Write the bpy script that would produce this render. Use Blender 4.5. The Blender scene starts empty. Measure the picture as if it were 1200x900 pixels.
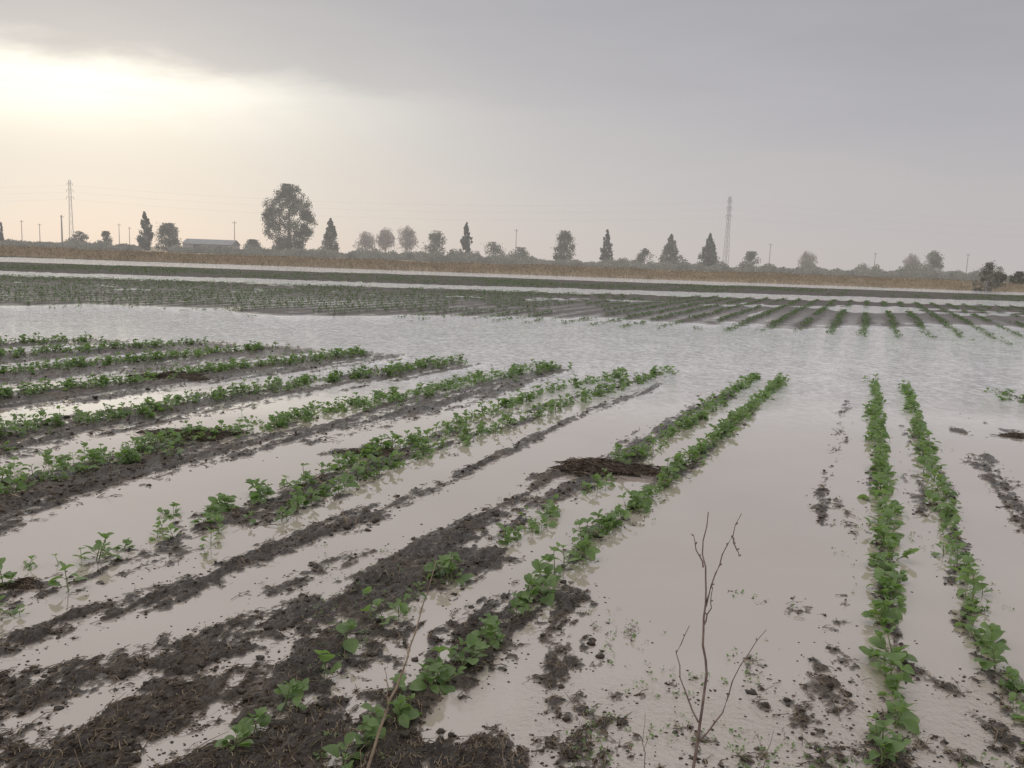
import bpy, math, random
import numpy as np
from mathutils import Matrix, Vector
rnd = random.Random(7); rg = np.random.default_rng(7)
C = bpy.context.scene.collection
# ------------------------------------------------------------------ camera
F_ = 1039.0; CH = 1.6
TH = math.atan(0.0355); PI_ = math.atan(146*math.cos(TH)/F_)
f0 = np.array([0, math.cos(PI_), -math.sin(PI_)]); r0 = np.array([1.0, 0, 0]); u0 = np.array([0, math.sin(PI_), math.cos(PI_)])
r_ = r0*math.cos(TH)+u0*math.sin(TH); u_ = -r0*math.sin(TH)+u0*math.cos(TH)
cd = bpy.data.cameras.new('camera'); cam = bpy.data.objects.new('camera', cd); C.objects.link(cam)
cd.sensor_fit = 'HORIZONTAL'; cd.sensor_width = 36; cd.lens = 36*F_/1200; cd.clip_start = .05; cd.clip_end = 6000
mw = Matrix.Identity(4)
for i in range(3):
    mw[i][0] = r_[i]; mw[i][1] = u_[i]; mw[i][2] = -f0[i]
mw[2][3] = CH
cam.matrix_world = mw
bpy.context.scene.camera = cam
def ray(px, py): return f0*F_ + r_*(px-600) + u_*(450-py)
def gp(px, py, z=0.0):
    d = ray(px, py); t = (z-CH)/d[2]; return np.array([d[0]*t, d[1]*t, z])
def at(px, py, Y):
    d = ray(px, py); t = Y/d[1]; return np.array([d[0]*t, Y, CH+d[2]*t])
def project(x, y, z=0.0):
    a = x; b = y; c = z-CH
    X = a*r_[0]+b*r_[1]+c*r_[2]; Y = a*u_[0]+b*u_[1]+c*u_[2]; Z = a*f0[0]+b*f0[1]+c*f0[2]
    Z = np.maximum(Z, .05)
    return 600+F_*X/Z, 450-F_*Y/Z
def hor(px): return 304+(px-600)*0.0355
# ------------------------------------------------------------------ noise
def hsh(a, b, s):
    h = (a*374761393 + b*668265263 + s*974634777) & 0xffffffff
    h = ((h ^ (h >> 13))*1274126177) & 0xffffffff
    return ((h ^ (h >> 16)) & 0xffff)/65535.0
def vn(x, y, s=0):
    xi = np.floor(x).astype(np.int64); yi = np.floor(y).astype(np.int64)
    fx = x-xi; fy = y-yi; fx = fx*fx*(3-2*fx); fy = fy*fy*(3-2*fy)
    a = hsh(xi, yi, s); b = hsh(xi+1, yi, s); c = hsh(xi, yi+1, s); d = hsh(xi+1, yi+1, s)
    return (a+(b-a)*fx)*(1-fy)+(c+(d-c)*fx)*fy
def fbm(x, y, fr, o, s=0):
    r = 0; am = .5; t = 0
    for i in range(o):
        r = r+am*(vn(x*fr+i*17.3, y*fr-i*9.1, s+i)-.5)*2; t += am; am *= .55; fr *= 2.1
    return r/t
# ------------------------------------------------------------------ materials
class NT:
    def __init__(s, nt): s.nt = nt; s.n = nt.nodes; s.l = nt.links
    def put(s, inp, v):
        if hasattr(v, 'links'): s.l.new(v, inp)
        else: inp.default_value = v
    def m(s, op, a, b=None, c=None, clamp=False):
        n = s.n.new('ShaderNodeMath'); n.operation = op; n.use_clamp = clamp
        s.put(n.inputs[0], a)
        if b is not None: s.put(n.inputs[1], b)
        if c is not None: s.put(n.inputs[2], c)
        return n.outputs[0]
    def mr(s, v, a, b, c=0.0, d=1.0, smooth=True):
        n = s.n.new('ShaderNodeMapRange'); n.interpolation_type = 'SMOOTHSTEP' if smooth else 'LINEAR'
        s.put(n.inputs[0], v); n.inputs[1].default_value = a; n.inputs[2].default_value = b; n.inputs[3].default_value = c; n.inputs[4].default_value = d
        return n.outputs[0]
    def noise(s, vec, sc, det=4, rough=.55, dist=0.0):
        n = s.n.new('ShaderNodeTexNoise'); s.put(n.inputs['Vector'], vec)
        n.inputs['Scale'].default_value = sc; n.inputs['Detail'].default_value = det; n.inputs['Roughness'].default_value = rough; n.inputs['Distortion'].default_value = dist
        return n.outputs[0]
    def ramp(s, v, pts):
        n = s.n.new('ShaderNodeValToRGB'); e = n.color_ramp.elements
        while len(e) < len(pts): e.new(.5)
        for q, (p, c) in zip(e, pts):
            q.position = p; q.color = (c[0], c[1], c[2], 1)
        s.put(n.inputs[0], v); return n.outputs[0]
    def mix(s, f, a, b, op='MIX'):
        n = s.n.new('ShaderNodeMix'); n.data_type = 'RGBA'; n.blend_type = op
        s.put(n.inputs[0], f)
        for i, v in ((6, a), (7, b)):
            if hasattr(v, 'links'): s.l.new(v, n.inputs[i])
            else: n.inputs[i].default_value = (v[0], v[1], v[2], 1)
        return n.outputs[2]
    def pos(s): return s.n.new('ShaderNodeNewGeometry').outputs['Position']
    def obj(s): return s.n.new('ShaderNodeTexCoord').outputs['Object']
    def xyz(s, v):
        n = s.n.new('ShaderNodeSeparateXYZ'); s.l.new(v, n.inputs[0]); return n.outputs
    def comb(s, x, y, z):
        n = s.n.new('ShaderNodeCombineXYZ')
        for i, v in enumerate((x, y, z)): s.put(n.inputs[i], v)
        return n.outputs[0]
    def bump(s, h, st, dist=1.0):
        n = s.n.new('ShaderNodeBump'); s.put(n.inputs['Strength'], st); n.inputs['Distance'].default_value = dist
        s.l.new(h, n.inputs['Height']); return n.outputs[0]
def newmat(name):
    m = bpy.data.materials.new(name); m.use_nodes = True
    t = NT(m.node_tree); b = t.n['Principled BSDF']; return m, t, b
def simple(name, c1, c2, sc=8, rough=.8, haze=0.0):
    m, t, b = newmat(name)
    nz = t.noise(t.obj(), sc, 3)
    t.l.new(t.ramp(nz, [(.35, c1), (.65, c2)]), b.inputs['Base Color']); b.inputs['Roughness'].default_value = rough
    b.inputs['Specular IOR Level'].default_value = .25
    if haze:   # air light of the misty distance, put into the material as constant glow
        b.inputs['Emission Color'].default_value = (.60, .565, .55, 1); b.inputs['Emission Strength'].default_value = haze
    return m
# mud
mud, t, b = newmat('wet_mud')
P = t.pos(); X, Y, Z = t.xyz(P)
n1 = t.noise(P, 2.2, 6, .6); n2 = t.noise(P, 45, 5, .7)
colr = t.ramp(t.m('ADD', t.m('MULTIPLY', n1, .55), t.m('MULTIPLY', n2, .45)), [(.38, (.024, .0175, .0135)), (.5, (.052, .039, .030)), (.62, (.125, .096, .073))])
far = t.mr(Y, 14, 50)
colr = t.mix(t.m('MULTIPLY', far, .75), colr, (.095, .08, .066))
film = t.mr(t.m('ADD', Z, t.m('MULTIPLY', t.m('SUBTRACT', n2, .5), .008)), .0, .008, 1.0, 0.0)
film = t.m('MULTIPLY', film, t.m('SUBTRACT', 1.0, far))
colr = t.mix(t.m('MULTIPLY', film, .6), colr, (.32, .275, .235))
dry = t.ramp(t.noise(P, .35, 5), [(.3, (.37, .31, .23)), (.7, (.48, .41, .31))])
colr = t.mix(t.mr(Y, 95, 99), colr, dry)
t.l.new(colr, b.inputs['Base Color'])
wet = t.mr(t.m('ADD', Z, t.m('MULTIPLY', t.m('SUBTRACT', n1, .5), .08)), .002, .034, .10, .55)
t.l.new(t.m('MAXIMUM', wet, t.m('MULTIPLY', far, .85)), b.inputs['Roughness'])
b.inputs['IOR'].default_value = 1.50
bst = t.m('MULTIPLY', t.m('SUBTRACT', 1.0, far), t.mr(film, 0, 1, .8, .08))
t.l.new(t.bump(t.noise(P, 42, 7, .72), bst, .019), b.inputs['Normal'])
# water
wat, t, b = newmat('silty_water')
P = t.pos(); X, Y, Z = t.xyz(P)
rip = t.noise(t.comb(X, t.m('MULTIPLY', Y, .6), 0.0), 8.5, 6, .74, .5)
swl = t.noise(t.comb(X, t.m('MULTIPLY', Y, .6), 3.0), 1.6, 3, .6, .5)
fine = t.noise(P, 30, 4, .65)
patch = t.mr(t.noise(P, .55, 3), .42, .62)
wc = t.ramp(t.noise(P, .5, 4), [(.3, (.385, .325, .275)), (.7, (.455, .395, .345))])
bandc = t.ramp(t.m('ADD', t.m('MULTIPLY', rip, .8), t.m('MULTIPLY', swl, .2)), [(.40, (.46, .445, .46)), (.50, (.68, .665, .685)), (.57, (.91, .90, .915))])  # light and dark ripple sparkle painted into the flooded band's colour
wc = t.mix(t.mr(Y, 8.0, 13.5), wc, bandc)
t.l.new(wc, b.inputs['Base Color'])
b.inputs['Roughness'].default_value = .035; b.inputs['IOR'].default_value = 2.05
band = t.mr(Y, 8.8, 12.5, 0.0, 1.0)
nearr = t.m('MULTIPLY', t.mr(Y, 3.9, 2.9), t.mr(t.m('ADD', X, t.m('MULTIPLY', patch, .5)), 0.0, .7))
st = t.m('ADD', t.m('ADD', t.m('MULTIPLY', band, .8), t.m('MULTIPLY', nearr, .65)), t.m('MULTIPLY', patch, .03), clamp=True)
hgt = t.m('ADD', t.m('MULTIPLY', t.m('ADD', t.m('MULTIPLY', rip, .6), t.m('MULTIPLY', swl, .5)), t.m('ADD', .2, band)), t.m('MULTIPLY', fine, t.m('ADD', .08, t.m('MULTIPLY', nearr, .18))))
t.l.new(t.bump(hgt, st, .08), b.inputs['Normal'])
# leaf
def leafmat(name, a, c, tr=.4):
    m, t, b = newmat(name)
    nz = t.noise(t.pos(), 9, 3)
    col = t.ramp(nz, [(.3, a), (.7, c)])
    geo = t.n.new('ShaderNodeNewGeometry')
    col2 = t.mix(t.m('MULTIPLY', geo.outputs['Backfacing'], .5), col, (.32, .39, .24))
    t.l.new(col2, b.inputs['Base Color']); b.inputs['Roughness'].default_value = .40
    tn = t.n.new('ShaderNodeBsdfTranslucent'); t.l.new(t.mix(1.0, col, (1.5, 1.75, .85), 'MULTIPLY'), tn.inputs[0])
    mx = t.n.new('ShaderNodeMixShader'); mx.inputs[0].default_value = tr
    t.l.new(b.outputs[0], mx.inputs[1]); t.l.new(tn.outputs[0], mx.inputs[2])
    t.l.new(mx.outputs[0], t.n['Material Output'].inputs[0])
    return m
LEAF = leafmat('seedling_leaf', (.12, .19, .065), (.215, .305, .12))
LEAFFAR = leafmat('distant_leaf', (.095, .14, .065), (.145, .20, .10), .3)
STEM = simple('seedling_stem', (.16, .22, .08), (.24, .28, .12), 30, .5)
STRAW = simple('rotting_straw', (.05, .036, .026), (.32, .25, .17), 22, .8)
STRAWD = simple('dark_wet_straw', (.035, .025, .018), (.17, .13, .092), 22, .7)
CLOD = simple('mud_clod', (.028, .021, .016), (.08, .062, .048), 40, .45)
HEAP = simple('heap_mud', (.032, .023, .017), (.085, .064, .047), 14, .8)
TWIG = simple('bare_twig', (.15, .10, .085), (.27, .20, .17), 30, .8)
TANST = simple('dry_stalk', (.24, .18, .13), (.38, .30, .22), 30, .8)
DRYG = simple('dry_grass', (.39, .315, .215), (.56, .465, .34), .6, .9, .06)
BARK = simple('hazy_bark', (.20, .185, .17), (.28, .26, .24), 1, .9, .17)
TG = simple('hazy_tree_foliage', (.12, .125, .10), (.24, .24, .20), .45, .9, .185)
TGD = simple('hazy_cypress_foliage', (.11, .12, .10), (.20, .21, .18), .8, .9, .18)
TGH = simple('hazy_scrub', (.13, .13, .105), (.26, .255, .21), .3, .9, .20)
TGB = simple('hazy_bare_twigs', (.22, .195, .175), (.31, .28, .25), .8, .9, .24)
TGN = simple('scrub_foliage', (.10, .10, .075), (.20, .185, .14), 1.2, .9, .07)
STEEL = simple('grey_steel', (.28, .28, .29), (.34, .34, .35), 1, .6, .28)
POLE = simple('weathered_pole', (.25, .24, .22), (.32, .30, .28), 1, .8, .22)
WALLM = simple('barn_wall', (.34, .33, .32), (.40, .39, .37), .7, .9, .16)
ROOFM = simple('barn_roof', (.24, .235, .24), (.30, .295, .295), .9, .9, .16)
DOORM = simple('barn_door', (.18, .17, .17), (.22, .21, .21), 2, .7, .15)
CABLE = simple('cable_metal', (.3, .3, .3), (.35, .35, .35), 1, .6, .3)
# ------------------------------------------------------------------ mesh helpers
def mesh(name, V, Fc, m, smooth=True):
    V = np.asarray(V, dtype=np.float32).reshape(-1, 3); Fc = np.asarray(Fc, dtype=np.int32); k = Fc.shape[1]; n = len(Fc)
    me = bpy.data.meshes.new(name); me.vertices.add(len(V)); me.vertices.foreach_set('co', V.ravel())
    me.loops.add(n*k); me.loops.foreach_set('vertex_index', Fc.ravel())
    me.polygons.add(n); me.polygons.foreach_set('loop_start', np.arange(0, n*k, k, dtype=np.int32))
    me.polygons.foreach_set('loop_total', np.full(n, k, dtype=np.int32))
    me.polygons.foreach_set('use_smooth', np.full(n, smooth))
    me.materials.append(m); me.update(calc_edges=True); me.validate(); return me
def link(name, me, parent=None, loc=None):
    o = bpy.data.objects.new(name, me); C.objects.link(o)
    if parent: o.parent = parent
    if loc is not None: o.location = loc
    return o
def tag(o, label=None, cat=None, group=None, kind=None):
    if label: o['label'] = label
    if cat: o['category'] = cat
    if group: o['group'] = group
    if kind: o['kind'] = kind
    return o
class MB:
    def __init__(s): s.v = []; s.f = []; s.n = 0
    def add(s, V, Fc):
        V = np.asarray(V, float); s.v.append(V); s.f.append(np.asarray(Fc)+s.n); s.n += len(V)
    def tube(s, pts, rad, sides=5):
        pts = np.asarray(pts, float); n = len(pts)
        if np.isscalar(rad): rad = [rad]*n
        V = []
        for i in range(n):
            d = pts[min(i+1, n-1)]-pts[max(i-1, 0)]; d = d/(np.linalg.norm(d)+1e-9)
            a = np.cross(d, [0, 0, 1.0]) if abs(d[2]) < .95 else np.cross(d, [1.0, 0, 0]); a /= np.linalg.norm(a); b2 = np.cross(d, a)
            for k in range(sides):
                q = 2*math.pi*(k+.5)/sides; V.append(pts[i]+rad[i]*(math.cos(q)*a+math.sin(q)*b2))
        Fc = [[i*sides+k, i*sides+(k+1) % sides, (i+1)*sides+(k+1) % sides, (i+1)*sides+k] for i in range(n-1) for k in range(sides)]
        if sides == 4: Fc += [[3, 2, 1, 0], [(n-1)*4, (n-1)*4+1, (n-1)*4+2, (n-1)*4+3]]
        s.add(V, Fc)
    def box(s, c, h):
        c = np.asarray(c, float); h = np.asarray(h, float)
        V = [c+h*np.array([i, j, k]) for i in (-1, 1) for j in (-1, 1) for k in (-1, 1)]
        s.add(V, [[0, 1, 3, 2], [4, 6, 7, 5], [0, 4, 5, 1], [2, 3, 7, 6], [0, 2, 6, 4], [1, 5, 7, 3]])
    def mesh(s, name, m, smooth=False): return mesh(name, np.concatenate(s.v), np.concatenate(s.f), m, smooth)
    def build(s, name, m, parent=None, smooth=False): return link(name, s.mesh(name, m, smooth), parent)
# ------------------------------------------------------------------ crop rows from the survey of the photograph
rows = [
 ('A', [(1040,905),(1048,820),(1043,740),(1038,660),(1033,560),(1027,500),(1025,448)], .085, 'left straight row at the right'),
 ('B', [(1215,890),(1182,810),(1150,760),(1130,680),(1113,620),(1090,540),(1075,500),(1060,453)], .085, 'right straight row at the right'),
 ('C', [(400,915),(440,875),(520,795),(590,735),(650,675),(700,630),(760,583),(820,533),(870,487),(915,447)], .07, 'right row of the middle pair'),
 ('D', [(270,885),(350,805),(430,748),(500,692),(570,655),(620,618),(690,577),(750,535),(810,495),(850,467),(886,442)], .08, 'left row of the middle pair'),
 ('E', [(-40,745),(20,716),(90,695),(180,668),(260,633),(330,604),(400,574),(450,550),(540,517),(620,490),(700,463),(782,436)], .075, 'half drowned double row, lower line'),
 ('E2', [(-40,700),(10,683),(70,660),(165,635),(230,606),(300,584),(360,565),(420,540),(500,512),(580,482),(650,457),(735,438)], .075, 'half drowned double row, upper line'),
 ('F', [(-60,590),(0,572),(60,558),(130,540),(200,516),(280,503),(350,490),(450,470),(540,450),(655,430)], .026, 'left field'),
 ('G', [(-60,525),(0,508),(50,500),(150,487),(250,468),(350,450),(450,438),(535,424)], .025, 'left field'),
 ('H', [(-60,478),(0,466),(100,455),(200,442),(300,430),(428,415)], .025, 'left field'),
 ('I', [(-60,446),(0,438),(100,429),(200,419),(322,409)], .025, 'left field'),
 ('J', [(-60,426),(0,418),(100,411),(230,404)], .028, 'left field'),
 ('K', [(-60,408),(0,404),(110,400)], .03, 'left field'),
 ('R', [(1178,460),(1215,476),(1290,510)], .09, 'right edge'),
]
G2 = lambda pts: np.array([gp(*p)[:2] for p in pts])
ridges = [
 ([(300,930),(440,830),(540,760),(640,700)], .24, .90),
 ([(-60,830),(120,790),(300,745),(430,700),(560,650)], .20, .92),
 ([(-60,905),(120,860),(300,800),(430,750)], .24, .86),
 ([(60,930),(300,900),(560,890)], .22, .88),
 ([(-60,770),(60,735),(200,695),(300,655),(430,603)], .15, .80),
 ([(430,603),(520,566),(600,525),(700,480),(775,450)], .12, .66),
 ([(430,690),(520,640),(600,600),(700,552),(760,515),(850,460)], .19, .84),
 ([(640,560),(700,548),(770,555)], .15, .9),
 ([(590,735),(650,675),(700,630),(790,560),(915,447)], .12, .57),
 ([(760,580),(860,500),(900,460)], .13, .52),
 ([(-60,730),(20,700),(120,670),(200,640)], .20, .66),
 ([(230,618),(330,592),(440,548),(560,505),(660,468),(760,440)], .26, .68),
 ([(-60,620),(0,597),(100,567),(200,541),(320,514),(420,493),(550,461),(650,434)], .38, .88),
 ([(-60,585),(60,560),(160,535),(240,512)], .26, .86),
 ([(380,534),(430,525),(480,528)], .10, .8),
 ([(-60,533),(0,517),(100,500),(250,471),(400,448),(530,426)], .48, .92),
 ([(-60,480),(0,469),(100,458),(250,440),(425,417)], .62, 1.0),
 ([(-60,450),(0,442),(150,428),(320,411)], .72, 1.02),
 ([(-60,428),(0,421),(120,411),(230,405)], .7, 1),
 ([(-60,410),(0,405),(110,400)], .6, .95),
 ([(992,468),(978,530),(963,615)], .085, .63),
 ([(1150,535),(1180,570),(1230,650)], .15, .76),
 ([(1125,505),(1160,515)], .14, .66), ([(1180,505),(1215,518)], .12, .75), ([(1178,460),(1215,476),(1290,510)], .13, .7), ([(1120,480),(1150,495)], .12, .5),
 ([(1045,915),(1045,760),(1035,600),(1027,500)], .10, .60),
 ([(1215,890),(1150,770),(1115,620),(1075,500)], .12, .60),
 ([(915,860),(990,775)], .18, .57), ([(960,900),(1040,885)], .18, .62), ([(885,770),(900,860)], .12, .54),
 ([(1100,800),(1175,800)], .14, .58), ([(600,905),(720,870)], .2, .60), ([(720,860),(900,890)], .24, .57), ([(900,700),(1010,740)], .16, .50),
 ([(1080,880),(1200,890)], .18, .56), ([(1090,650),(1080,560)], .10, .5), ([(1000,720),(1000,600)], .08, .48), ([(640,790),(720,740)], .16, .57), ([(300,700),(420,650)], .12, .55), ([(1080,640),(1060,500)], .1, .44), ([(680,830),(860,800)], .2, .47)
]
RID = [(G2(p), w, a) for p, w, a in ridges]
vp = ray(1019, 319.0); rdir = np.array([vp[0], vp[1]]); rdir /= np.linalg.norm(rdir); rperp = np.array([rdir[1], -rdir[0]])
def segd(x, y, a, b):
    dx, dy = b-a; L = dx*dx+dy*dy+1e-9
    t = np.clip(((x-a[0])*dx+(y-a[1])*dy)/L, 0, 1)
    return np.hypot(x-a[0]-t*dx, y-a[1]-t*dy)
def s1f(px): return np.interp(px, [0, 500, 1200], [37.5, 35.5, 31])
def s2f(px): return np.interp(px, [0, 600, 1200], [21, 19, 18])
SPC = .8
def Hgt(x, y):
    x = np.asarray(x, float); y = np.asarray(y, float)
    h = np.zeros_like(x)
    near = y < 24
    xn = x[near]; yn = y[near]
    m = np.zeros_like(xn)
    wx = xn+.08*fbm(xn, yn, 3.5, 3, 50); wy = yn+.08*fbm(xn, yn, 3.5, 3, 60)
    for pts, w, a in RID:
        d = np.full_like(xn, 1e9)
        for i in range(len(pts)-1): d = np.minimum(d, segd(wx, wy, pts[i], pts[i+1]))
        m = np.maximum(m, a*np.exp(-(d/(w*1.25))**2))
    # lower left rows point a little more sideways than the far ones
    q = np.clip((3.6-yn)/2, 0, 1)*.28
    dx_ = rdir[0]*np.cos(q)+rdir[1]*np.sin(q); dy_ = rdir[1]*np.cos(q)-rdir[0]*np.sin(q)
    cc = (xn*dy_-yn*dx_)*3.2; ss = (xn*dx_+yn*dy_)*.33
    n_ = fbm(cc, ss, 3.0, 5, 3); f_ = fbm(xn, yn, 17, 5, 9); k_ = 1-np.abs(fbm(cc, ss*1.5, 6, 4, 21))*2
    g_ = np.abs(fbm(xn, yn, 30, 4, 31))
    lum = np.clip(m*1.6, 0, 1)
    hn = -.027+.042*m+.026*n_*(.16+lum)+.021*f_*(.2+lum)+.012*(k_-.4)*lum+.011*(g_-.2)*lum
    h[near] = hn
    px, py = project(x, y); v = py-hor(px)
    nz = fbm(x, y, .35, 3, 70)
    e1 = np.interp(px, [0, 600, 900, 1200], [76, 73, 68, 62])
    c = x*rperp[0]+y*rperp[1]; s_ = x*rdir[0]+y*rdir[1]
    fur = np.cos(2*math.pi*(c/SPC+.08*nz))
    fade = np.clip((70-y)/20, 0, 1)
    stk = fbm(c*.8, s_*.12, 1.0, 3, 72)
    mf = .86+.26*fur*fade+.25*nz+.32*stk+.12*fbm(x, y, 2.3, 2, 80)
    mf = np.clip(mf, 0, 1.3)*np.clip((e1+nz*8-v)/5, 0, 1)
    mf = mf*np.clip((np.abs(v-s1f(px)+nz*1.0)-2.3)/.8, 0, 1)*np.clip((np.abs(v-s2f(px)+nz*.4)-2.4)/.6, 0, 1)
    mf = mf*np.clip((np.abs(v-np.interp(px, [0, 500, 1200], [50, 47, 42])+nz*5)-np.interp(px, [450, 900], [.0, 1.2]))/.9, 0, 1)
    hf = -.026+.062*mf
    far = (y > 18) & (v < 90)
    h = np.where(far, np.maximum(hf, -.03), h)
    bank = np.clip((y-97-2*nz)/9, 0, 1); bank = bank*bank*(3-2*bank)
    h = h+bank*(.45+.14*nz)
    return h
# ground sheet
sc = np.concatenate([np.linspace(-2.2, -.68, 50), np.linspace(-.67, .67, 900), np.linspace(.68, 2.2, 50)])
vv = np.concatenate([np.linspace(5200, 960, 22), np.linspace(950, 17, 940), np.linspace(16.7, 9, 24), np.geomspace(8.7, .5, 26)])
yy = CH*F_/vv
Xg = sc[None, :]*(yy[:, None]+.6); Yg = np.repeat(yy[:, None], len(sc), 1)
nr, nc = Xg.shape
Hg = Hgt(Xg.ravel(), Yg.ravel())
idx = np.arange(nr*nc).reshape(nr, nc)
Fg = np.stack([idx[:-1, :-1], idx[:-1, 1:], idx[1:, 1:], idx[1:, :-1]], -1).reshape(-1, 4)
g = link('ground', mesh('ground', np.stack([Xg.ravel(), Yg.ravel(), Hg], -1), Fg, mud)); g['kind'] = 'structure'
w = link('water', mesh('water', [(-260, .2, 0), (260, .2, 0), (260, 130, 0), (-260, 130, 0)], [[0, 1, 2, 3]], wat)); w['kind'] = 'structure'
# ------------------------------------------------------------------ seedlings
def leaf_template():
    V = []
    for i in range(6):
        u = i/5; wd = .38*math.sin(math.pi*min(1, (u*.93+.05)))**.75
        for s in (-1, 0, 1):
            V.append((wd*s, u, .18*abs(s)*wd/.34*.6+.16*u-.26*u*u))
    V = np.array(V); Fc = [[i*3+k, i*3+k+1, (i+1)*3+k+1, (i+1)*3+k] for i in range(5) for k in range(2)]
    return V, np.array(Fc)
LT, LF = leaf_template()
LT2 = np.array([(0, 0, 0), (-.33, .5, .08), (0, .55, -.02), (.33, .5, .08), (0, 1, -.08)]); LF2 = np.array([[0, 2, 4, 1], [0, 3, 4, 2]])
def rotm(az, tilt, roll=0):
    ca, sa = math.cos(az), math.sin(az); ct, s_t = math.cos(tilt), math.sin(tilt); cr, sr = math.cos(roll), math.sin(roll)
    Rz = np.array([[ca, -sa, 0], [sa, ca, 0], [0, 0, 1]]); Rx = np.array([[1, 0, 0], [0, ct, -s_t], [0, s_t, ct]]); Ry = np.array([[cr, 0, sr], [0, 1, 0], [-sr, 0, cr]])
    return Rz@Rx@Ry
def seedling(seed):
    r = random.Random(seed); st = MB(); lf = MB()
    nst = r.choice([1, 1, 1, 2, 2, 3])
    for q in range(nst):
        H = r.uniform(.045, .12)*(1 if q == 0 else .75); a0 = r.uniform(0, 6.28); ln = r.uniform(.01, .04)*(1+q)
        base = np.array([r.uniform(-.012, .012), r.uniform(-.012, .012), -.03])
        pts = [base+np.array([ln*math.cos(a0)*t*t, ln*math.sin(a0)*t*t, (H+.03)*t]) for t in (0, .3, .6, 1)]
        st.tube(pts, [.0035, .003, .0026, .0018], 5)
        nn = r.choice([2, 3, 3, 4])
        az = r.uniform(0, 6.28)
        for i in range(nn):
            t = .4+.6*i/(nn-1); p = base+np.array([ln*math.cos(a0)*t*t, ln*math.sin(a0)*t*t, (H+.03)*t])
            az += 2.4+r.uniform(-.4, .4)
            for s2 in ((0, 3.0) if i < nn-1 else (0, 2.1, 4.2)):
                a = az+s2+r.uniform(-.4, .4); top = i/(nn-1)
                pl = r.uniform(.012, .038)*(1.2-top); el = r.uniform(.1, .7)+.3*top
                d = np.array([-math.sin(a)*math.cos(el), math.cos(a)*math.cos(el), math.sin(el)])
                e = p+d*pl; st.tube([p, e], [.0014, .001], 4)
                L = r.uniform(.034, .082)*(1-.3*top)
                tilt = r.uniform(-.5, .55)+.45*top
                V = (LT*np.array([L*r.uniform(.95, 1.3), L, L*r.uniform(.5, 1.8)]))@rotm(a, tilt, r.uniform(-.6, .6)).T+e
                lf.add(V, LF)
    return np.concatenate(st.v), np.concatenate(st.f), np.concatenate(lf.v), np.concatenate(lf.f)
NV = 18
VAR = [seedling(100+i) for i in range(NV)]
SM = [mesh('stem', v[0], v[1], STEM) for v in VAR]; LM = [mesh('foliage', v[2], v[3], LEAF) for v in VAR]
plants = []
for nm, pts, sp, desc in rows:
    g2 = G2(pts)
    seg = np.hypot(*np.diff(g2, axis=0).T); cum = np.concatenate([[0], np.cumsum(seg)])
    s = 0
    while s < cum[-1]:
        x = np.interp(s, cum, g2[:, 0]); y = np.interp(s, cum, g2[:, 1])
        k = {'A': .026, 'B': .032, 'C': .032, 'D': .038, 'E': .055, 'E2': .055}.get(nm, .14)
        x += rnd.gauss(0, k); y += rnd.gauss(0, k)
        dens = float(vn(np.array([s*1.9]), np.array([ord(nm[0])*3.1+len(nm)]))[0])
        px, py = project(np.array([x]), np.array([y])); px = px[0]; py = py[0]
        thr = {'A': .08, 'B': .08, 'C': .08, 'D': .12, 'E': .12, 'E2': .12}.get(nm, .05)
        ok = dens > thr
        if nm in ('E', 'E2') and py > 600 and rnd.random() < .38: ok = False
        if nm == 'D' and (py > 690) and rnd.random() < .32: ok = False
        if nm == 'D' and 665 < px < 745 and rnd.random() < .5: ok = False
        if ok:
            scl = rnd.uniform(.52, 1.14)
            if nm in ('C', 'D') and y < 3.8: scl *= .88
            if nm in ('F', 'G', 'H', 'I', 'J', 'K'): scl *= .85
            plants.append([x, y, nm, desc, scl])
        s += sp*rnd.uniform(.5, 1.5)
PX = np.array([p[0] for p in plants]); PY = np.array([p[1] for p in plants]); PH = Hgt(PX, PY)
vis_px, vis_py = project(PX, PY)
order = sorted(range(len(plants)), key=lambda i: (0 if (-15 < vis_px[i] < 1215 and vis_py[i] < 925) else 1, math.hypot(PX[i], PY[i])))
seen = set(); rest = []
for q, i in enumerate(order):
    x, y, nm, desc, scl = plants[i]; z = max(PH[i], -.015); v = rnd.randrange(NV); rz = rnd.uniform(0, 6.28)
    if q < 300:
        o = bpy.data.objects.new('crop_seedling', None); C.objects.link(o)
        o.location = (x, y, z); o.rotation_euler = (rnd.uniform(-.12, .12), rnd.uniform(-.12, .12), rz); o.scale = (scl, scl, scl*rnd.uniform(.85, 1.15))
        link('stem', SM[v], o); link('foliage', LM[v], o)
        st = 'in shallow water' if PH[i] < .003 else 'on dark mud'
        if nm not in seen:
            seen.add(nm); tag(o, 'nearest green seedling of the '+desc, 'seedling', 'seedlings of the '+desc)
        else:
            zone = 'near the camera' if y < 4 else ('midway along' if y < 7 else 'toward the far end')
            tag(o, 'seedling '+st+' '+zone+', '+desc, 'seedling', desc+', '+st+', '+zone)
    else: rest.append((x, y, z, v, rz, scl))
mb = MB(); ms = MB()
for x, y, z, v, rz, scl in rest:
    R = rotm(rz, 0); mb.add(VAR[v][2]*scl@R.T+np.array([x, y, z]), VAR[v][3]); ms.add(VAR[v][0]*scl@R.T+np.array([x, y, z]), VAR[v][1])
root = bpy.data.objects.new('crop_rows', None); C.objects.link(root)
tag(root, 'farther rows of small green seedlings on the left field and beyond', 'crop rows', kind='stuff')
mb.build('foliage', LEAF, root, True); ms.build('stem', STEM, root, True)
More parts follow.
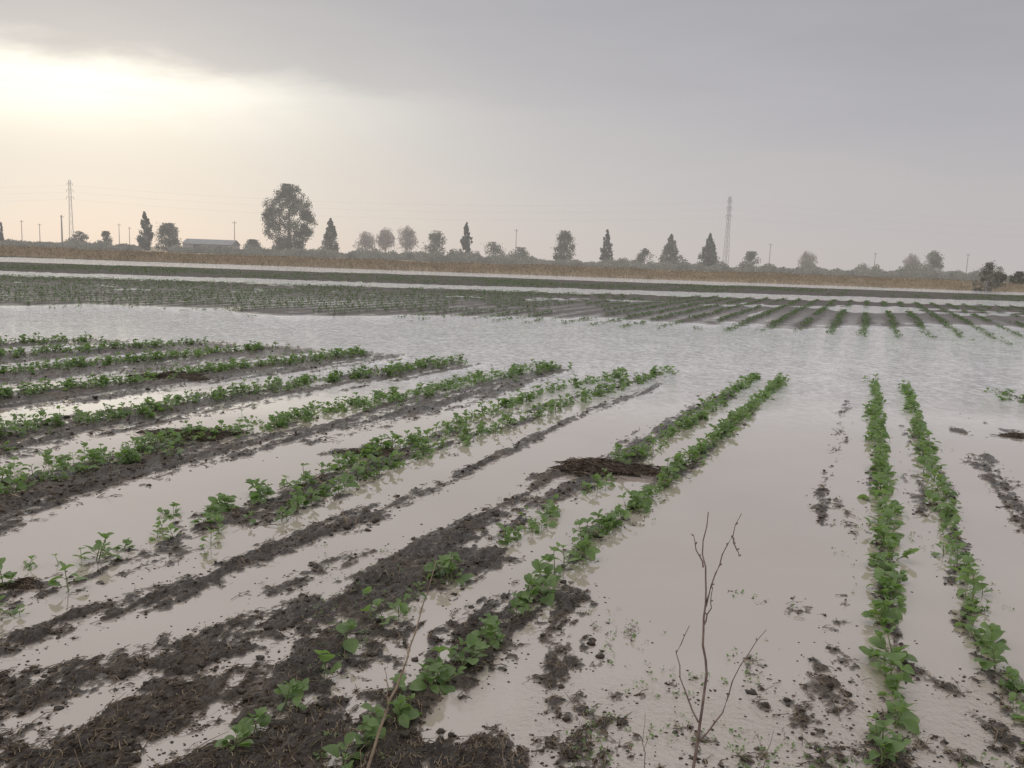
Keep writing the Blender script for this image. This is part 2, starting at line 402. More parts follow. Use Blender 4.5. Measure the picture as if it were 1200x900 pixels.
# distant crop
def tufts(pos, nl, L0, L1, spread, height):
    n = len(pos)*nl; P_ = np.repeat(pos, nl, 0)
    az = rg.uniform(0, 6.283, n); ti = rg.uniform(-.1, 1.1, n); L = rg.uniform(L0, L1, n)
    P_ = P_+np.stack([rg.normal(0, spread, n), rg.normal(0, spread, n), rg.uniform(0, height, n)], -1)
    T = LT2[None]*L[:, None, None]
    ct, s_ = np.cos(ti)[:, None], np.sin(ti)[:, None]
    yv = T[..., 1]*ct-T[..., 2]*s_; zv = T[..., 1]*s_+T[..., 2]*ct; xv = T[..., 0]
    ca, sa = np.cos(az)[:, None], np.sin(az)[:, None]
    V = np.stack([xv*ca-yv*sa, xv*sa+yv*ca, zv], -1)+P_[:, None, :]
    Fc = LF2[None]+(np.arange(n)*5)[:, None, None]
    return V.reshape(-1, 3), Fc.reshape(-1, 4)
def field(c0, c1, y0, y1, sp, jit):
    out = []
    for c in np.arange(round(c0/SPC)*SPC, c1, SPC):
        s = np.arange(y0/rdir[1]*.6-30, y1/rdir[1]*1.2+40, sp); s = s+rg.uniform(-.4, .4, len(s))*sp
        cc = c+rg.normal(0, jit, len(s))
        x = rperp[0]*cc+rdir[0]*s; y = rperp[1]*cc+rdir[1]*s
        out.append(np.stack([x, y], -1))
    p = np.concatenate(out); p = p[(p[:, 1] > y0) & (p[:, 1] < y1) & (np.abs(p[:, 0]) < p[:, 1]*.72+3)]
    return p
def streak(p, s): return fbm((p[:, 0]*rperp[0]+p[:, 1]*rperp[1])*1.25, (p[:, 0]*rdir[0]+p[:, 1]*rdir[1])*.10, 1.0, 3, s)
p = field(-72, 44, 19.0, 48, .12, .055)
px, py = project(p[:, 0], p[:, 1]); v = py-hor(px); h = Hgt(p[:, 0], p[:, 1])
e1 = np.interp(px, [0, 600, 900, 1200], [77, 74, 74, 78])
keep = (v < e1+fbm(p[:, 0], p[:, 1], .9, 2, 12)*7) & (v > s1f(px)+3.4) & (h > -.022-.01*(v > 60)) & (fbm(p[:, 0], p[:, 1], .5, 3, 33)+streak(p, 90)*.9 > -.38)
keep &= ~((h < -.005) & (rg.random(len(h)) < .4))
p = np.column_stack([p[keep], np.maximum(h[keep], 0)])
V1, F1 = tufts(p, 9, .03, .078, .04, .05)
p = field(-160, 100, 42, 95, .27, .13)
px, py = project(p[:, 0], p[:, 1]); v = py-hor(px); h = Hgt(p[:, 0], p[:, 1])
keep = (v < s1f(px)-2.9) & (np.abs(v-s2f(px)-1.2) > 3.2) & (h > .0) & (fbm(p[:, 0], p[:, 1]*.5, .2, 3, 35)+streak(p, 95)*.8+rg.normal(0, .25, len(h)) > -.02)
p = np.column_stack([p[keep], np.maximum(h[keep], 0)])
V2, F2 = tufts(p, 6, .06, .13, .12, .04)
o = link('distant_crop', mesh('distant_crop', np.concatenate([V1, V2]), np.concatenate([F1, F2+len(V1)]), LEAFFAR)); tag(o, 'distant green crop rows beyond the wide flooded band', 'crop rows', kind='stuff')
# ------------------------------------------------------------------ litter, clods, weeds
n = 60000
yv = 1662/rg.uniform(100, 800, n); xv = rg.uniform(-.68, .68, n)*(yv+.5)
hv = Hgt(xv, yv); k = hv > -.002; xv, yv, hv = xv[k][:17000], yv[k][:17000], hv[k][:17000]
mb = MB()
for i in range(len(xv)):
    if i % 4 == 0: continue
    L = rnd.uniform(.006, .026)*(1+.6*(yv[i] > 5))*(2.4 if rnd.random() < .10 else 1); a = math.atan2(rdir[1], rdir[0])-.2*(yv[i] < 4)+rnd.gauss(0, .8); e = rnd.uniform(-.2, .35); wd = rnd.uniform(.0007, .0020)*(1+.8*(yv[i] > 5))
    d = np.array([math.cos(a)*math.cos(e), math.sin(a)*math.cos(e), math.sin(e)])*L; c = np.array([xv[i], yv[i], hv[i]+.004]); bnd = np.array([rnd.uniform(-.3, .3)*L, rnd.uniform(-.3, .3)*L, rnd.uniform(0, .3)*L])
    mb.tube([c-d, c+bnd, c+d], [wd, wd, wd*.7], 3)
o = mb.build('straw_litter', STRAW); tag(o, 'rotting straw and leaf litter strewn over the mud ridges', 'litter', kind='stuff')
def rockV(r, s):
    V = []; nl, ns = 4, 6
    for i in range(nl+1):
        th = math.pi*i/nl
        for j in range(ns):
            ph = 2*math.pi*j/ns; rr = s*r.uniform(.6, 1.35)*(1 if 0 < i < nl else .8)
            V.append((rr*math.sin(th)*math.cos(ph), rr*math.sin(th)*math.sin(ph), .5*rr*math.cos(th)))
    Fc = [[i*ns+j, i*ns+(j+1) % ns, (i+1)*ns+(j+1) % ns, (i+1)*ns+j] for i in range(nl) for j in range(ns)]
    return np.array(V), Fc
mb = MB()
for i in range(0, len(xv), 3):
    s = rnd.uniform(.003, .010)*(2.0 if rnd.random() < .12 else 1)*(1+.6*(yv[i] > 5)); V, Fc = rockV(rnd, s); mb.add(V+np.array([xv[i], yv[i], hv[i]]), Fc)
# half drowned crumbs of soil in the shallows around the ridges
n = 9000
y2 = 1662/rg.uniform(130, 720, n); x2 = rg.uniform(-.66, .66, n)*(y2+.5); h2 = Hgt(x2, y2); k = (h2 > -.012) & (h2 < .001)
for x, y in zip(x2[k][:2600], y2[k][:2600]):
    s = rnd.uniform(.002, .007)*(1+.4*(y > 5)); V, Fc = rockV(rnd, s); mb.add(V+np.array([x, y, 0]), Fc)
o = mb.build('mud_clods', CLOD, None, True); tag(o, 'small dark clods of wet soil on the ridges', 'soil clods', kind='stuff')
# tiny weeds between rows
n = 3400
yv = 1662/rg.uniform(140, 640, n); xv = rg.uniform(-.2, .68, n)*(yv+.5); hv = Hgt(xv, yv)
k = (hv > -.016) & (hv < .02) & (fbm(xv, yv, 1.3, 2, 91) > .0); p = np.stack([xv[k], yv[k], np.maximum(hv[k], 0)], -1)
V1, F1 = tufts(p, 4, .006, .017, .007, .010)
o = link('weed_sprouts', mesh('weed_sprouts', V1, F1, LEAF)); tag(o, 'tiny green weed sprouts poking out of the shallow water', 'weeds', kind='stuff')
# debris heaps
def heap(px, py, w, dpt, hgt, label, n=260, sm=None):
    c = gp(px, py); mb = MB(); r = random.Random(int(px))
    V = []; ns = 30; nl = 8; Fc = []
    rag = [r.uniform(.6, 1.25) for _ in range(ns)]
    def er(a): j = a/(2*math.pi)*ns; i0 = int(j) % ns; f = j-int(j); return rag[i0]*(1-f)+rag[(i0+1) % ns]*f
    for i in range(nl+1):
        for j in range(ns):
            a = 2*math.pi*j/ns; q = i/nl*rag[j]*(1+.25*math.sin(3*a+px)); V.append((w*q*math.cos(a), dpt*q*math.sin(a), hgt*(1-(i/nl)**1.3)*r.uniform(.4, 1.4)-.02*(i == nl)))
    Fc = [[i*ns+j, i*ns+(j+1) % ns, (i+1)*ns+(j+1) % ns, (i+1)*ns+j] for i in range(nl) for j in range(ns)]
    core = MB(); core.add(V, Fc)
    for _ in range(n):
        a = r.uniform(0, 6.28); q0 = math.sqrt(r.random())*1.2; q = q0*er(a)*(1+.25*math.sin(3*a+px)); x = w*q*math.cos(a); y = dpt*q*math.sin(a); z = hgt*max(0, 1-q0**1.4)+.004
        L = r.uniform(.012, .05); b2 = r.uniform(0, 3.14); e = r.uniform(-.2, .4); d = np.array([math.cos(b2)*math.cos(e), math.sin(b2)*math.cos(e)*.6, math.sin(e)])*L
        p0 = np.array([x, y, z]); mb.tube([p0-d, p0+np.array([0, 0, L*.2]), p0+d], [.002, .0028, .0015], 3)
    root = bpy.data.objects.new('debris_heap', None); C.objects.link(root); root.location = (c[0], c[1], max(0, float(Hgt(np.array([c[0]]), np.array([c[1]]))[0])))
    core.build('mud_core', HEAP, root, True); mb.build('straw', sm or STRAWD, root)
    tag(root, label, 'debris heap', 'heaps of washed up straw')
heap(706, 551, .38, .24, .05, 'largest flat heap of brown straw between the middle pair of rows', 1500)
heap(225, 511, .36, .20, .04, 'brown straw heap lying across the row in the left field', 500)
heap(432, 532, .22, .12, .03, 'small brown straw heap left of the middle of the photo', 350)
heap(205, 443, .4, .25, .05, 'dark heap farthest back on the left field', 300)
heap(1192, 512, .16, .12, .03, 'small dark heap at the right edge of the field', 200)
heap(28, 686, .08, .06, .02, 'small mud heap among the seedlings at the left edge', 120)
# ------------------------------------------------------------------ bare weeds in the foreground
def weed(name, label, cat, Y, stem, twigs, r0_, m, group):
    pts = [at(px, py, Y+dy) for px, py, dy in stem]
    lo = pts[0]; nx = pts[1]
    sl = (lo-nx)/max(1e-6, (nx[2]-lo[2])); base = lo+sl*(lo[2]+.03); base = np.array([lo[0]+(base[0]-lo[0])*.6, lo[1], -.03])
    pts = [base]+pts
    o = bpy.data.objects.new(name, None); C.objects.link(o); o.location = base; inv = -base
    def wig(pp):
        out = []
        for a, b2 in zip(pp[:-1], pp[1:]):
            for t in (0, .33, .66): out.append(a+(b2-a)*t+np.array([rnd.gauss(0, .0022), rnd.gauss(0, .002), rnd.gauss(0, .001)]))
        out.append(pp[-1]); return out
    ps = wig(pts); n = len(ps)
    mb = MB(); mb.tube([q+inv for q in ps], [r0_*(1-.75*i/(n-1)) for i in range(n)], 6); mb.build('stem', m, o, True)
    for tw in twigs:
        tp = wig([at(px, py, Y+dy) for px, py, dy in tw]); k = len(tp)
        mb = MB(); mb.tube([q+inv for q in tp], [r0_*.5*(1-.65*i/(k-1)) for i in range(k)], 5); to = mb.build('twig', m, o, True)
        for q in tp[2::2]:
            bd = MB(); d = np.array([rnd.uniform(-1, 1), rnd.uniform(-1, 1), rnd.uniform(.2, 1)])*.008
            bd.tube([q+inv, q+inv+d*.6, q+inv+d], [.0012, .0022, .0005], 5)
            bd.build('bud', m, to, True)
    tag(o, label, cat, group)
weed('bare_weed', 'tall branching bare brown weed standing in front of the flooded furrow', 'dead weed', 2.2,
     [(812,905,0),(820,850,0),(828,790,.01),(824,740,0),(829,690,-.01),(824,650,0),(830,600,0)],
     [[(827,712,0),(838,672,-.03),(853,640,-.05),(869,602,-.06)], [(817,846,0),(801,808,.03),(794,765,.05),(808,733,.06)],
      [(819,868,0),(846,835,-.04),(866,780,-.07),(898,738,-.08)], [(825,665,0),(817,645,.02),(813,628,.03)], [(824,735,0),(833,712,.02),(835,690,.02)], [(858,628,-.05),(862,640,-.06),(866,652,-.06)]], .0050, TWIG, 'bare weeds in the foreground')
weed('bare_weed', 'leaning pale tan stalk at the bottom of the picture', 'dead weed', 1.9,
     [(428,905,0),(452,835,0),(470,790,0),(487,742,0),(500,695,0),(512,655,.01)], [[(470,790,0),(478,770,.02),(479,755,.03)], [(452,835,0),(454,805,.02),(451,785,.03)]], .0038, TANST, 'bare weeds in the foreground')
weed('bare_weed', 'short thin stalk left of the tall bare weed', 'dead weed', 2.3, [(756,905,0),(752,870,0),(756,835,0)], [[(754,880,0),(762,862,0),(764,850,0)]], .002, TWIG, 'bare weeds in the foreground')
weed('bare_weed', 'short pale stalk between the crop pair and the tall weed', 'dead weed', 2.3, [(592,905,0),(588,875,0),(583,845,0)], [[(589,880,0),(594,865,0),(593,855,0)]], .002, TANST, 'bare weeds in the foreground')
weed('bare_weed', 'short forked stalk right of the tall bare weed', 'dead weed', 2.3, [(893,905,0),(900,880,0),(907,855,0)], [[(898,885,0),(890,868,0),(884,858,0)]], .002, TWIG, 'bare weeds in the foreground')
# ------------------------------------------------------------------ dry grass bank
n = 70000
yb = rg.uniform(97, 118, n); xb = rg.uniform(-.72, .72, n)*yb; keep = fbm(xb, yb, .12, 3, 44) > -.6
xb, yb = xb[keep], yb[keep]; hb = Hgt(xb, yb); n = len(xb)
Hh = rg.uniform(.2, .55, n)*(1+.6*fbm(xb, yb, .1, 3, 46)); a = rg.uniform(0, 3.14, n); wd = rg.uniform(.03, .09, n); lx = rg.normal(0, .15, n)
V = np.zeros((n, 4, 3)); V[:, 0] = np.stack([xb-wd*np.cos(a), yb-wd*np.sin(a), hb-.05], -1); V[:, 1] = np.stack([xb+wd*np.cos(a), yb+wd*np.sin(a), hb-.05], -1)
V[:, 2] = np.stack([xb+lx+wd*.3, yb, hb+Hh], -1); V[:, 3] = np.stack([xb+lx-wd*.3, yb, hb+Hh], -1)
o = link('dry_grass_bank', mesh('dry_grass_bank', V.reshape(-1, 3), np.arange(n*4).reshape(-1, 4), DRYG)); tag(o, 'band of dry tan grass along the far edge of the fields', 'dry grass', kind='stuff')
# ------------------------------------------------------------------ trees
def quads(c, s):
    n = len(c); a = rg.normal(size=(n, 3)); a /= np.linalg.norm(a, axis=1)[:, None]; b2 = rg.normal(size=(n, 3)); b2 -= a*(a*b2).sum(1)[:, None]; b2 /= np.linalg.norm(b2, axis=1)[:, None]
    s = s[:, None]; V = np.stack([c-a*s, c+b2*s*.6, c+a*s, c-b2*s*.6], 1); return V.reshape(-1, 3), np.arange(n*4).reshape(-1, 4)
PROF = {'cypress': [(0, .6), (.15, .95), (.35, 1), (.6, .78), (.8, .46), (1, .04)], 'conifer': [(0, .95), (.12, 1), (.35, .88), (.6, .62), (.8, .34), (1, .03)],
        'round': [(0, .75), (.2, .95), (.5, 1), (.75, .85), (.92, .5), (1, .2)], 'tall': [(0, .45), (.12, .8), (.35, .85), (.6, 1), (.85, .8), (1, .35)], 'bush': [(0, .95), (.3, 1), (.7, .75), (1, .3)]}
LOBES = [(-.22, .88, .36), (.22, .86, .38), (.55, .72, .40), (-.50, .72, .40), (0, .70, .50), (-.58, .50, .36), (.52, .50, .42), (-.1, .48, .50), (-.42, .32, .36), (.30, .28, .40), (.82, .58, .22), (-.82, .60, .18), (-.10, .20, .34), (.05, .96, .18), (.60, .32, .28), (-.25, .14, .26), (.2, .14, .26)]
def tree(name, px, ytop, wpx, kind, label, dist=250, m=TG, bare=False, dens=1.0, low=.12):
    base = at(px, hor(px), dist); gz = .4 if dist > 110 else float(Hgt(np.array([base[0]]), np.array([float(dist)]))[0])
    top = at(px, ytop, dist)[2]; H = top-gz; R = wpx/2/F_*dist*1.05
    o = bpy.data.objects.new(name, None); C.objects.link(o); o.location = (base[0], dist, gz-.1)
    tr = MB(); cr = MB(); r = random.Random(int(px*7))
    tw = max(.12, H*.022)
    z0 = H*low
    tips = []
    bend = r.uniform(-.04, .04)*H
    tp = [np.array([bend*t*t, 0, H*.92*t]) for t in (0, .2, .45, .7, 1)]
    tr.tube(tp, [tw*1.3, tw, tw*.75, tw*.45, tw*.12], 6)
    nb = 16 if kind in ('tall', 'round') or bare else 6
    prof = PROF[kind]
    def rad(t): return R*np.interp(t, [q[0] for q in prof], [q[1] for q in prof])
    for i in range(nb):
        t = .15+.7*i/nb; a = r.uniform(0, 6.28); zb = z0+(H-z0)*t*.8; zz = z0+(H-z0)*min(.97, t*.8+.22)
        rr = rad((zz-z0)/(H-z0))*r.uniform(.6, .92)
        p0 = np.array([bend*(zb/H)**2, 0, zb]); p1 = np.array([rr*math.cos(a), rr*math.sin(a), zz])
        pm = (p0+p1)/2+np.array([0, 0, -.04*H]); tr.tube([p0, pm, p1], [tw*.4, tw*.28, tw*.12], 5); tips.append((p0, pm, p1))
    tr.build('trunk', BARK if not bare else TGB, o)
    if bare:
        for _ in range(int(620*dens)):
            p0, pm, p1 = r.choice(tips); t = r.random(); s = p0+(p1-p0)*t if r.random() < .5 else p1
            zt = r.uniform(.15, 1); a = r.uniform(0, 6.28); rr = rad(zt)*math.sqrt(r.random()); e = np.array([rr*math.cos(a), rr*math.sin(a), z0+(H-z0)*zt])
            d = e-s; L = np.linalg.norm(d); mx = H*.28
            if L > mx: d = d*mx/L
            e = s+d; tips.append((s, s, e)) if r.random() < .3 else None
            cr.tube([s, (s+e)/2+np.array([0, 0, .03*H]), e], [.05, .04, .02], 3)
        cr.build('crown', m, o)
    else:
        cs = []; rcs = []
        if kind == 'tall':
            for lx_, lz_, lr_ in LOBES:
                dy = r.uniform(-.4, .4)
                for _ in range(20):
                    vv_ = np.array([r.gauss(0, 1) for _ in range(3)]); vv_ *= r.random()**.4/np.linalg.norm(vv_)
                    cs.append((R*(lx_+lr_*vv_[0]), R*(dy+lr_*vv_[1]), H*lz_+R*lr_*vv_[2])); rcs.append(R*.11)
            per = 75
        else:
            ncl = {'cypress': 120, 'conifer': 150, 'round': 70, 'bush': 34}[kind]; slim = kind in ('cypress', 'conifer')
            for _ in range(ncl):
                t = r.random()**(.85 if not slim else 1.0); a = r.uniform(0, 6.28); rr = rad(t)*(r.random()**.5)*.86*r.uniform(.75, 1.12)
                cs.append((rr*math.cos(a), rr*math.sin(a), z0+(H-z0)*t*(.95 if not slim else .99))); rcs.append(R*r.uniform(.14, .26) if not slim else R*r.uniform(.12, .22)*(1.15-t))
            per = int((85 if not slim else 60)*dens)
        cs = np.array(cs); cl = np.repeat(cs, per, 0); rc = np.repeat(np.array(rcs), per)[:, None]
        zs = 1.0 if kind in ('tall', 'round', 'bush') else 1.5
        pts = cl+rg.normal(size=cl.shape)*np.array([1, 1, zs])*rc*.62; pts[:, 2] = np.minimum(pts[:, 2], H*1.02)
        V, Fc = quads(pts, rg.uniform(.12, .28, len(pts))*dist/250); cr.add(V, Fc)
        cr.build('crown', m, o, False)
    tag(o, label, 'tree' if kind != 'bush' else 'shrub', 'trees along the far edge of the fields')
T = [
 ('cypress_tree', 170, 247, 20, 'cypress', 'dark pointed cypress left of the low barn', TGD, 0),
 ('broadleaf_tree', 198, 262, 31, 'round', 'dense round tree between the left cypress and the barn', TG, 0),
 ('eucalyptus_tree', 338, 218, 56, 'tall', 'largest tree on the horizon with a billowing dark crown', TG, 0),
 ('conifer_tree', 387, 255, 25, 'conifer', 'conical conifer just right of the largest tree', TG, 0),
 ('bare_tree', 428, 270, 32, 'round', 'leafless tree second to the right of the largest tree', TGB, 1),
 ('bare_tree', 452, 265, 26, 'round', 'thin leafless tree in the middle of the bare clump', TGB, 1),
 ('bare_tree', 476, 263, 32, 'round', 'widest leafless tree at the right of the bare clump', TGB, 1),
 ('broadleaf_tree', 510, 271, 28, 'round', 'loose brownish tree left of the slim centre cypress', TGH, 2),
 ('cypress_tree', 546, 260, 16, 'cypress', 'slim dark cypress left of centre on the horizon', TGD, 0),
 ('broadleaf_tree', 578, 284, 34, 'bush', 'low spreading tree right of the slim centre cypress', TGH, 2),
 ('broadleaf_tree', 661, 271, 29, 'round', 'dense round topped tree right of centre', TG, 0),
 ('cypress_tree', 710, 268, 16, 'cypress', 'slim dark cypress right of the round topped tree', TGD, 0),
 ('broadleaf_tree', 755, 291, 24, 'bush', 'low tree left of the two conical trees', TGH, 2),
 ('conifer_tree', 785, 274, 29, 'conifer', 'left one of the two conical trees by the right pylon', TG, 0),
 ('conifer_tree', 830, 273, 25, 'conifer', 'right one of the two conical trees beside the right pylon', TGD, 0),
 ('bare_tree', 946, 292, 26, 'round', 'small leafless tree over the hedge right of the right pylon', TGB, 1),
 ('bare_tree', 1067, 296, 24, 'round', 'leafless tree left of the rounded tree on the right', TGB, 1),
 ('broadleaf_tree', 1093, 294, 26, 'round', 'rounded grey tree on the right of the horizon', TGH, 2),
 ('broadleaf_tree', 95, 271, 22, 'bush', 'low bushy tree beside the left pylon', TGH, 2),
 ('broadleaf_tree', 124, 271, 18, 'bush', 'low bushy tree midway from the left pylon to the left cypress', TGH, 2),
 ('broadleaf_tree', 296, 281, 26, 'bush', 'low tree between the barn and the largest tree', TGH, 0),
 ('broadleaf_tree', 610, 290, 30, 'bush', 'low scrubby tree left of the round topped tree', TGH, 2),
 ('broadleaf_tree', 880, 295, 26, 'bush', 'low tree just right of the right pylon', TGH, 2),
 ('broadleaf_tree', 2, 260, 5, 'cypress', 'dark narrow tree at the left edge of the horizon', TGD, 2),
]
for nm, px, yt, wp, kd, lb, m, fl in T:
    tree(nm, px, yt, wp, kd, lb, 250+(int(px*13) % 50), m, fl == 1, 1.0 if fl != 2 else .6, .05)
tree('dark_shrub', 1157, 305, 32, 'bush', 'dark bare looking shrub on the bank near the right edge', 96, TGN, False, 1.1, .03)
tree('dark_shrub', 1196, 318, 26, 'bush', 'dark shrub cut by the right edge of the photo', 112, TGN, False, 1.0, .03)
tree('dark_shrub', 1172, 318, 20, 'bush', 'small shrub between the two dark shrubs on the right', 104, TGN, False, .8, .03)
# low far hedges
cs = []
segs = [(-30, 60, 8), (60, 160, 9), (200, 320, 8), (320, 420, 8), (400, 640, 13), (640, 860, 8), (860, 930, 15), (930, 1150, 14), (1100, 1240, 12)]
for a0, a1, hp in segs:
    for _ in range(int((a1-a0)*1.9)):
        px = rnd.uniform(a0, a1); D = rnd.uniform(195, 235); c = at(px, hor(px), D); c[2] = .35
        nv = float(vn(np.array([px/9.]), np.array([3.3]))[0])
        if nv < .25 and rnd.random() < (.75 if px < 850 else .3): continue
        hh = (hp*(.15+1.1*nv*nv))/F_*D*rnd.uniform(.5, 1.15)+1.0; wd = rnd.uniform(.5, 1.6)
        k = 75
        th = rg.uniform(0, 6.28, k); rr = np.sqrt(rg.random(k))*wd; zz = rg.random(k)**.8*hh*np.sqrt(np.clip(1-(rr/wd)**2*.6, 0, 1))
        cs.append(c+np.stack([rr*np.cos(th), rr*np.sin(th), zz], -1))
cs = np.concatenate(cs); V, Fc = quads(cs, rg.uniform(.12, .26, len(cs)))
o = link('distant_scrub', mesh('distant_scrub', V, Fc, TGH, False)); tag(o, 'low grey green scrub and hedges running along the horizon', 'scrub', kind='stuff')
# ------------------------------------------------------------------ pylons
def pylon(px, ytop, dist, label):
    b0 = at(px, hor(px), dist); top = at(px, ytop, dist)[2]; gz = .4; H = top-gz
    o = bpy.data.objects.new('lattice_pylon', None); C.objects.link(o); o.location = (b0[0], dist, gz); o.rotation_euler = (0, 0, .35)
    def hw(t): return np.interp(t, [0, .6, 1], [1.1, .65, .45])
    N = 8; lv = [(i/N)**.9 for i in range(N+1)]
    for sx, sy in ((1, 1), (1, -1), (-1, -1), (-1, 1)):
        mb = MB(); mb.tube([(sx*hw(t), sy*hw(t), H*t) for t in (0, .3, .6, 1)], .095, 4); mb.build('leg', STEEL, o)
    mb = MB()
    for a, b2 in zip(lv[:-1], lv[1:]):
        wa, wb = hw(a), hw(b2)
        for (x0, y0), (x1, y1) in (((1, 1), (1, -1)), ((1, -1), (-1, -1)), ((-1, -1), (-1, 1)), ((-1, 1), (1, 1))):
            mb.tube([(x0*wa, y0*wa, H*a), (x1*wb, y1*wb, H*b2)], .04, 4); mb.tube([(x1*wa, y1*wa, H*a), (x0*wb, y0*wb, H*b2)], .04, 4); mb.tube([(x0*wb, y0*wb, H*b2), (x1*wb, y1*wb, H*b2)], .04, 4)
    mb.build('bracing', STEEL, o)
    for t, L in ((.74, 1.8), (.85, 1.6), (.95, 1.3)):
        mb = MB(); ww = hw(t)
        mb.tube([(-L, 0, H*t), (0, 0, H*t), (L, 0, H*t)], .08, 4)
        for s in (-1, 1):
            for y in (-1, 1): mb.tube([(s*ww, y*ww, H*t), (s*L, 0, H*t)], .06, 4)
            mb.tube([(s*ww, 0, H*t+.8), (s*L, 0, H*t)], .05, 4)
        ca = mb.build('crossarm', STEEL, o)
        for s in (-1, 1):
            mb = MB(); mb.tube([(s*L, 0, H*t), (s*L, 0, H*t-.5), (s*L, 0, H*t-1.1)], [.06, .12, .06], 6); mb.build('insulator', STEEL, ca)
    tag(o, label, 'pylon', 'lattice pylons on the horizon'); return b0[0], dist, gz, H
A = pylon(84, 211, 480, 'tall steel lattice pylon at the left end of the horizon')
B = pylon(850, 230, 430, 'tall steel lattice pylon right of the two conical trees')
for k, (t, lb) in enumerate(((.71, 'lowest'), (.82, 'middle'), (.92, 'top'))):
    d = np.array([B[0]-A[0], B[1]-A[1], 0]); a = np.array([A[0], A[1], A[2]+A[3]*t]); b2 = np.array([B[0], B[1], B[2]+B[3]*t]); mb = MB()
    for s0, s1_ in ((a-d, a), (a, b2), (b2, b2+d)):
        mb.tube([s0+(s1_-s0)*q/16+np.array([0, 0, -4*5.0*(q/16)*(1-q/16)]) for q in range(17)], .018, 3)
    o = mb.build('overhead_cable', CABLE); tag(o, lb+' of the three overhead cables strung between the lattice pylons', 'cable', 'overhead cables')
for px, yt, dist, lb in ((26, 258, 300, 'wooden pole far left between the edge tree and the left pylon'), (47, 262, 320, 'short pole just left of the thick pole by the left pylon'), (73, 252, 280, 'thickest pole beside the left pylon'),
                     (140, 262, 320, 'thin pole left of the left cypress'), (152, 266, 330, 'shorter thin pole next to the left cypress'), (275, 259, 270, 'pole at the right end of the barn'),
                     (604, 268, 290, 'lone pole near the middle of the horizon'), (901, 285, 300, 'pole over the hedge right of the right pylon'), (1024, 296, 300, 'pole right of the small leafless tree'), (1132, 297, 300, 'pole left of the dark shrub on the right')):
    b0 = at(px, hor(px), dist); H = at(px, yt, dist)[2]-.4
    o = bpy.data.objects.new('utility_pole', None); C.objects.link(o); o.location = (b0[0], dist, .4); o.rotation_euler[2] = rnd.uniform(-.5, .5)
    mb = MB(); r1 = .24 if px == 73 else .12; mb.tube([(0, 0, -.2), (0, 0, H*.5), (0, 0, H)], [r1*1.2, r1, r1*.7], 8); mb.build('pole', POLE, o)
    mb = MB(); mb.box((0, r1*.9, H*.94), (.6, .05, .06)); ca = mb.build('crossarm', POLE, o)
    for s in (-.5, 0, .5):
        mb = MB(); mb.tube([(s, r1*.9, H*.94+.06), (s, r1*.9, H*.94+.16), (s, r1*.9, H*.94+.28)], [.05, .07, .04], 6); mb.build('insulator', STEEL, ca)
    tag(o, lb, 'utility pole', 'utility poles on the horizon')
# barn
c = at(248, hor(248), 262); o = bpy.data.objects.new('barn', None); C.objects.link(o); o.location = (c[0], 262, .4)
W, D_ = 7.0, 4.0; mb = MB(); mb.box((0, 0, 1.2), (W, D_, 1.3)); mb.build('wall', WALLM, o)
mb = MB(); pr = [(-W-.3, -D_-.4, 2.45), (W+.3, -D_-.4, 2.45), (W+.3, 0, 3.9), (-W-.3, 0, 3.9), (W+.3, D_+.4, 2.45), (-W-.3, D_+.4, 2.45)]
mb.add(pr, [[0, 1, 2, 3], [3, 2, 4, 5], [0, 5, 4, 1]]); mb.add([(-W, -D_, 2.5), (-W, 0, 3.85), (-W, D_, 2.5), (-W, 0, 2.5), (W, -D_, 2.5), (W, 0, 3.85), (W, D_, 2.5), (W, 0, 2.5)], [[0, 1, 2, 3], [4, 5, 6, 7]]); mb.build('roof', ROOFM, o)
mb = MB(); mb.box((-2.5, -D_-.04, 1.1), (1.4, .05, 1.1)); mb.build('door', DOORM, o)
for x in (1, 3, 5): mb = MB(); mb.box((x, -D_-.03, 1.5), (.45, .04, .4)); mb.build('window', DOORM, o)
tag(o, 'long low grey barn with a pitched roof left of the largest tree', 'barn')
# ------------------------------------------------------------------ sky and light
wd_ = bpy.data.worlds.new('World'); bpy.context.scene.world = wd_; wd_.use_nodes = True
t = NT(wd_.node_tree); bg = t.n['Background']
tc = t.n.new('ShaderNodeTexCoord').outputs['Generated']; X, Y, Z = t.xyz(tc)
az = t.m('MULTIPLY', t.m('ARCTAN2', X, Y), 57.2958); el = t.m('MULTIPLY', t.m('ARCSINE', Z), 57.2958)
nz = t.noise(t.comb(t.m('MULTIPLY', az, .035), t.m('MULTIPLY', el, .16), 0.0), 1.6, 6, .55, .4)
nb = t.noise(t.comb(t.m('MULTIPLY', az, .09), t.m('MULTIPLY', el, .30), 4.0), 1.3, 5, .55, .2)
base = t.ramp(t.m('DIVIDE', t.m('ADD', el, t.m('MULTIPLY', t.m('SUBTRACT', nz, .5), 9)), 90), [(0, (.585, .55, .525)), (.045, (.57, .545, .535)), (.10, (.505, .495, .505)), (.17, (.435, .43, .445)), (.35, (.62, .615, .625)), (1, (1.0, .995, .99))])
lr = t.mr(az, -35, 32, 1.10, .87)
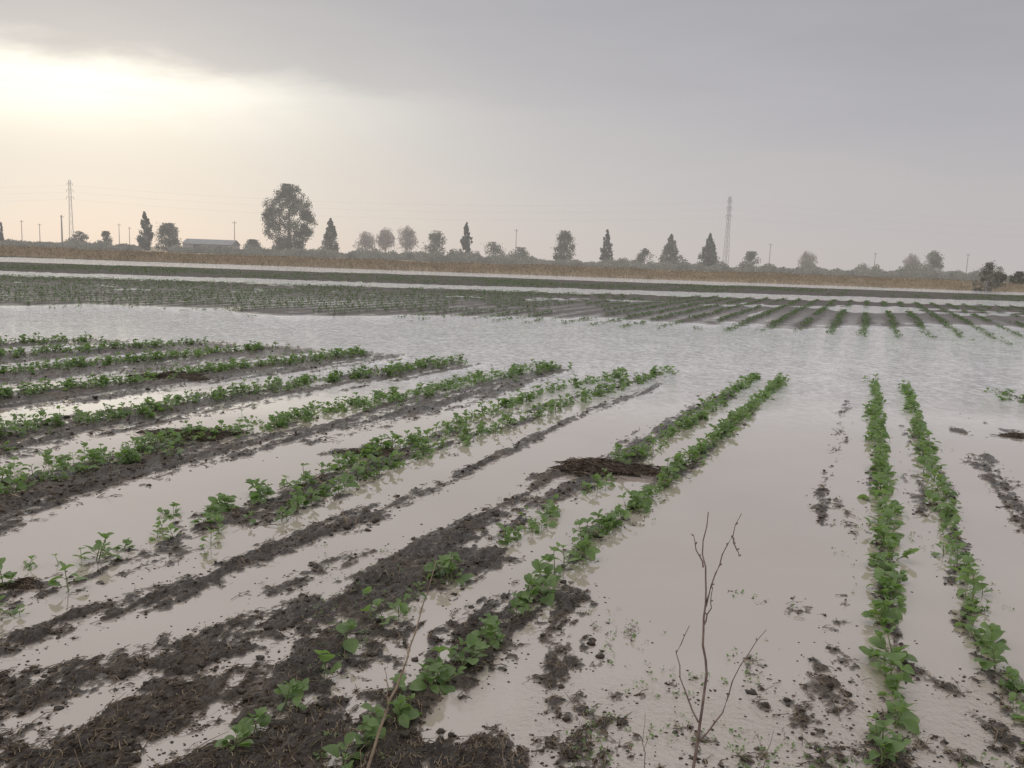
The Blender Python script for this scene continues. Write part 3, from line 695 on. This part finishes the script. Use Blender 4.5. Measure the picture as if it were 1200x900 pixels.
base = t.mix(1.0, base, t.comb(lr, t.m('ADD', t.m('MULTIPLY', lr, .96), .03), t.m('ADD', t.m('MULTIPLY', lr, .80), .20)), 'MULTIPLY')
def gauss(v, c, s):
    q = t.m('DIVIDE', t.m('SUBTRACT', v, c), s); return t.m('EXPONENT', t.m('MULTIPLY', t.m('MULTIPLY', q, q), -1))
edge = t.m('SUBTRACT', t.m('ADD', t.m('ADD', 10.7, t.m('MULTIPLY', t.m('ADD', az, 26), -.04)), t.m('MULTIPLY', t.m('SUBTRACT', nb, .5), 3.4)), el)
gl = t.m('MULTIPLY', t.m('MULTIPLY', t.mr(edge, -.5, 1.1), gauss(az, -28, 15.5)), gauss(el, 9.3, 2.8))
gl = t.m('MULTIPLY', gl, t.mr(nz, .3, .65, .65, 1.12))
halo = t.m('MULTIPLY', gauss(az, -25, 23), gauss(el, 6, 6))
c1 = t.mix(1.0, base, t.comb(t.m('MULTIPLY', gl, .50), t.m('MULTIPLY', gl, .485), t.m('MULTIPLY', gl, .385)), 'ADD')
c2 = t.mix(1.0, c1, t.comb(t.m('MULTIPLY', halo, .125), t.m('MULTIPLY', halo, .118), t.m('MULTIPLY', halo, .068)), 'ADD')
sky = t.n.new('ShaderNodeTexSky'); sky.sky_type = 'NISHITA'; sky.sun_disc = False; sky.sun_elevation = math.radians(11); sky.sun_rotation = math.radians(-25)
c3 = t.mix(1.0, c2, t.mix(1.0, sky.outputs[0], (.003, .003, .003), 'MULTIPLY'), 'ADD')
t.l.new(c3, bg.inputs[0]); bg.inputs[1].default_value = 1.0
sl = bpy.data.lights.new('sun', 'SUN'); sl.energy = .5; sl.angle = math.radians(170); sl.color = (1, .95, .88)
so = bpy.data.objects.new('sun', sl); C.objects.link(so)
d = Vector((math.sin(math.radians(-25))*math.cos(math.radians(20)), math.cos(math.radians(-25))*math.cos(math.radians(20)), math.sin(math.radians(20))))
so.rotation_euler = d.to_track_quat('Z', 'Y').to_euler()
vs = bpy.context.scene.view_settings; vs.view_transform = 'Standard'; vs.look = 'None'; vs.exposure = 0
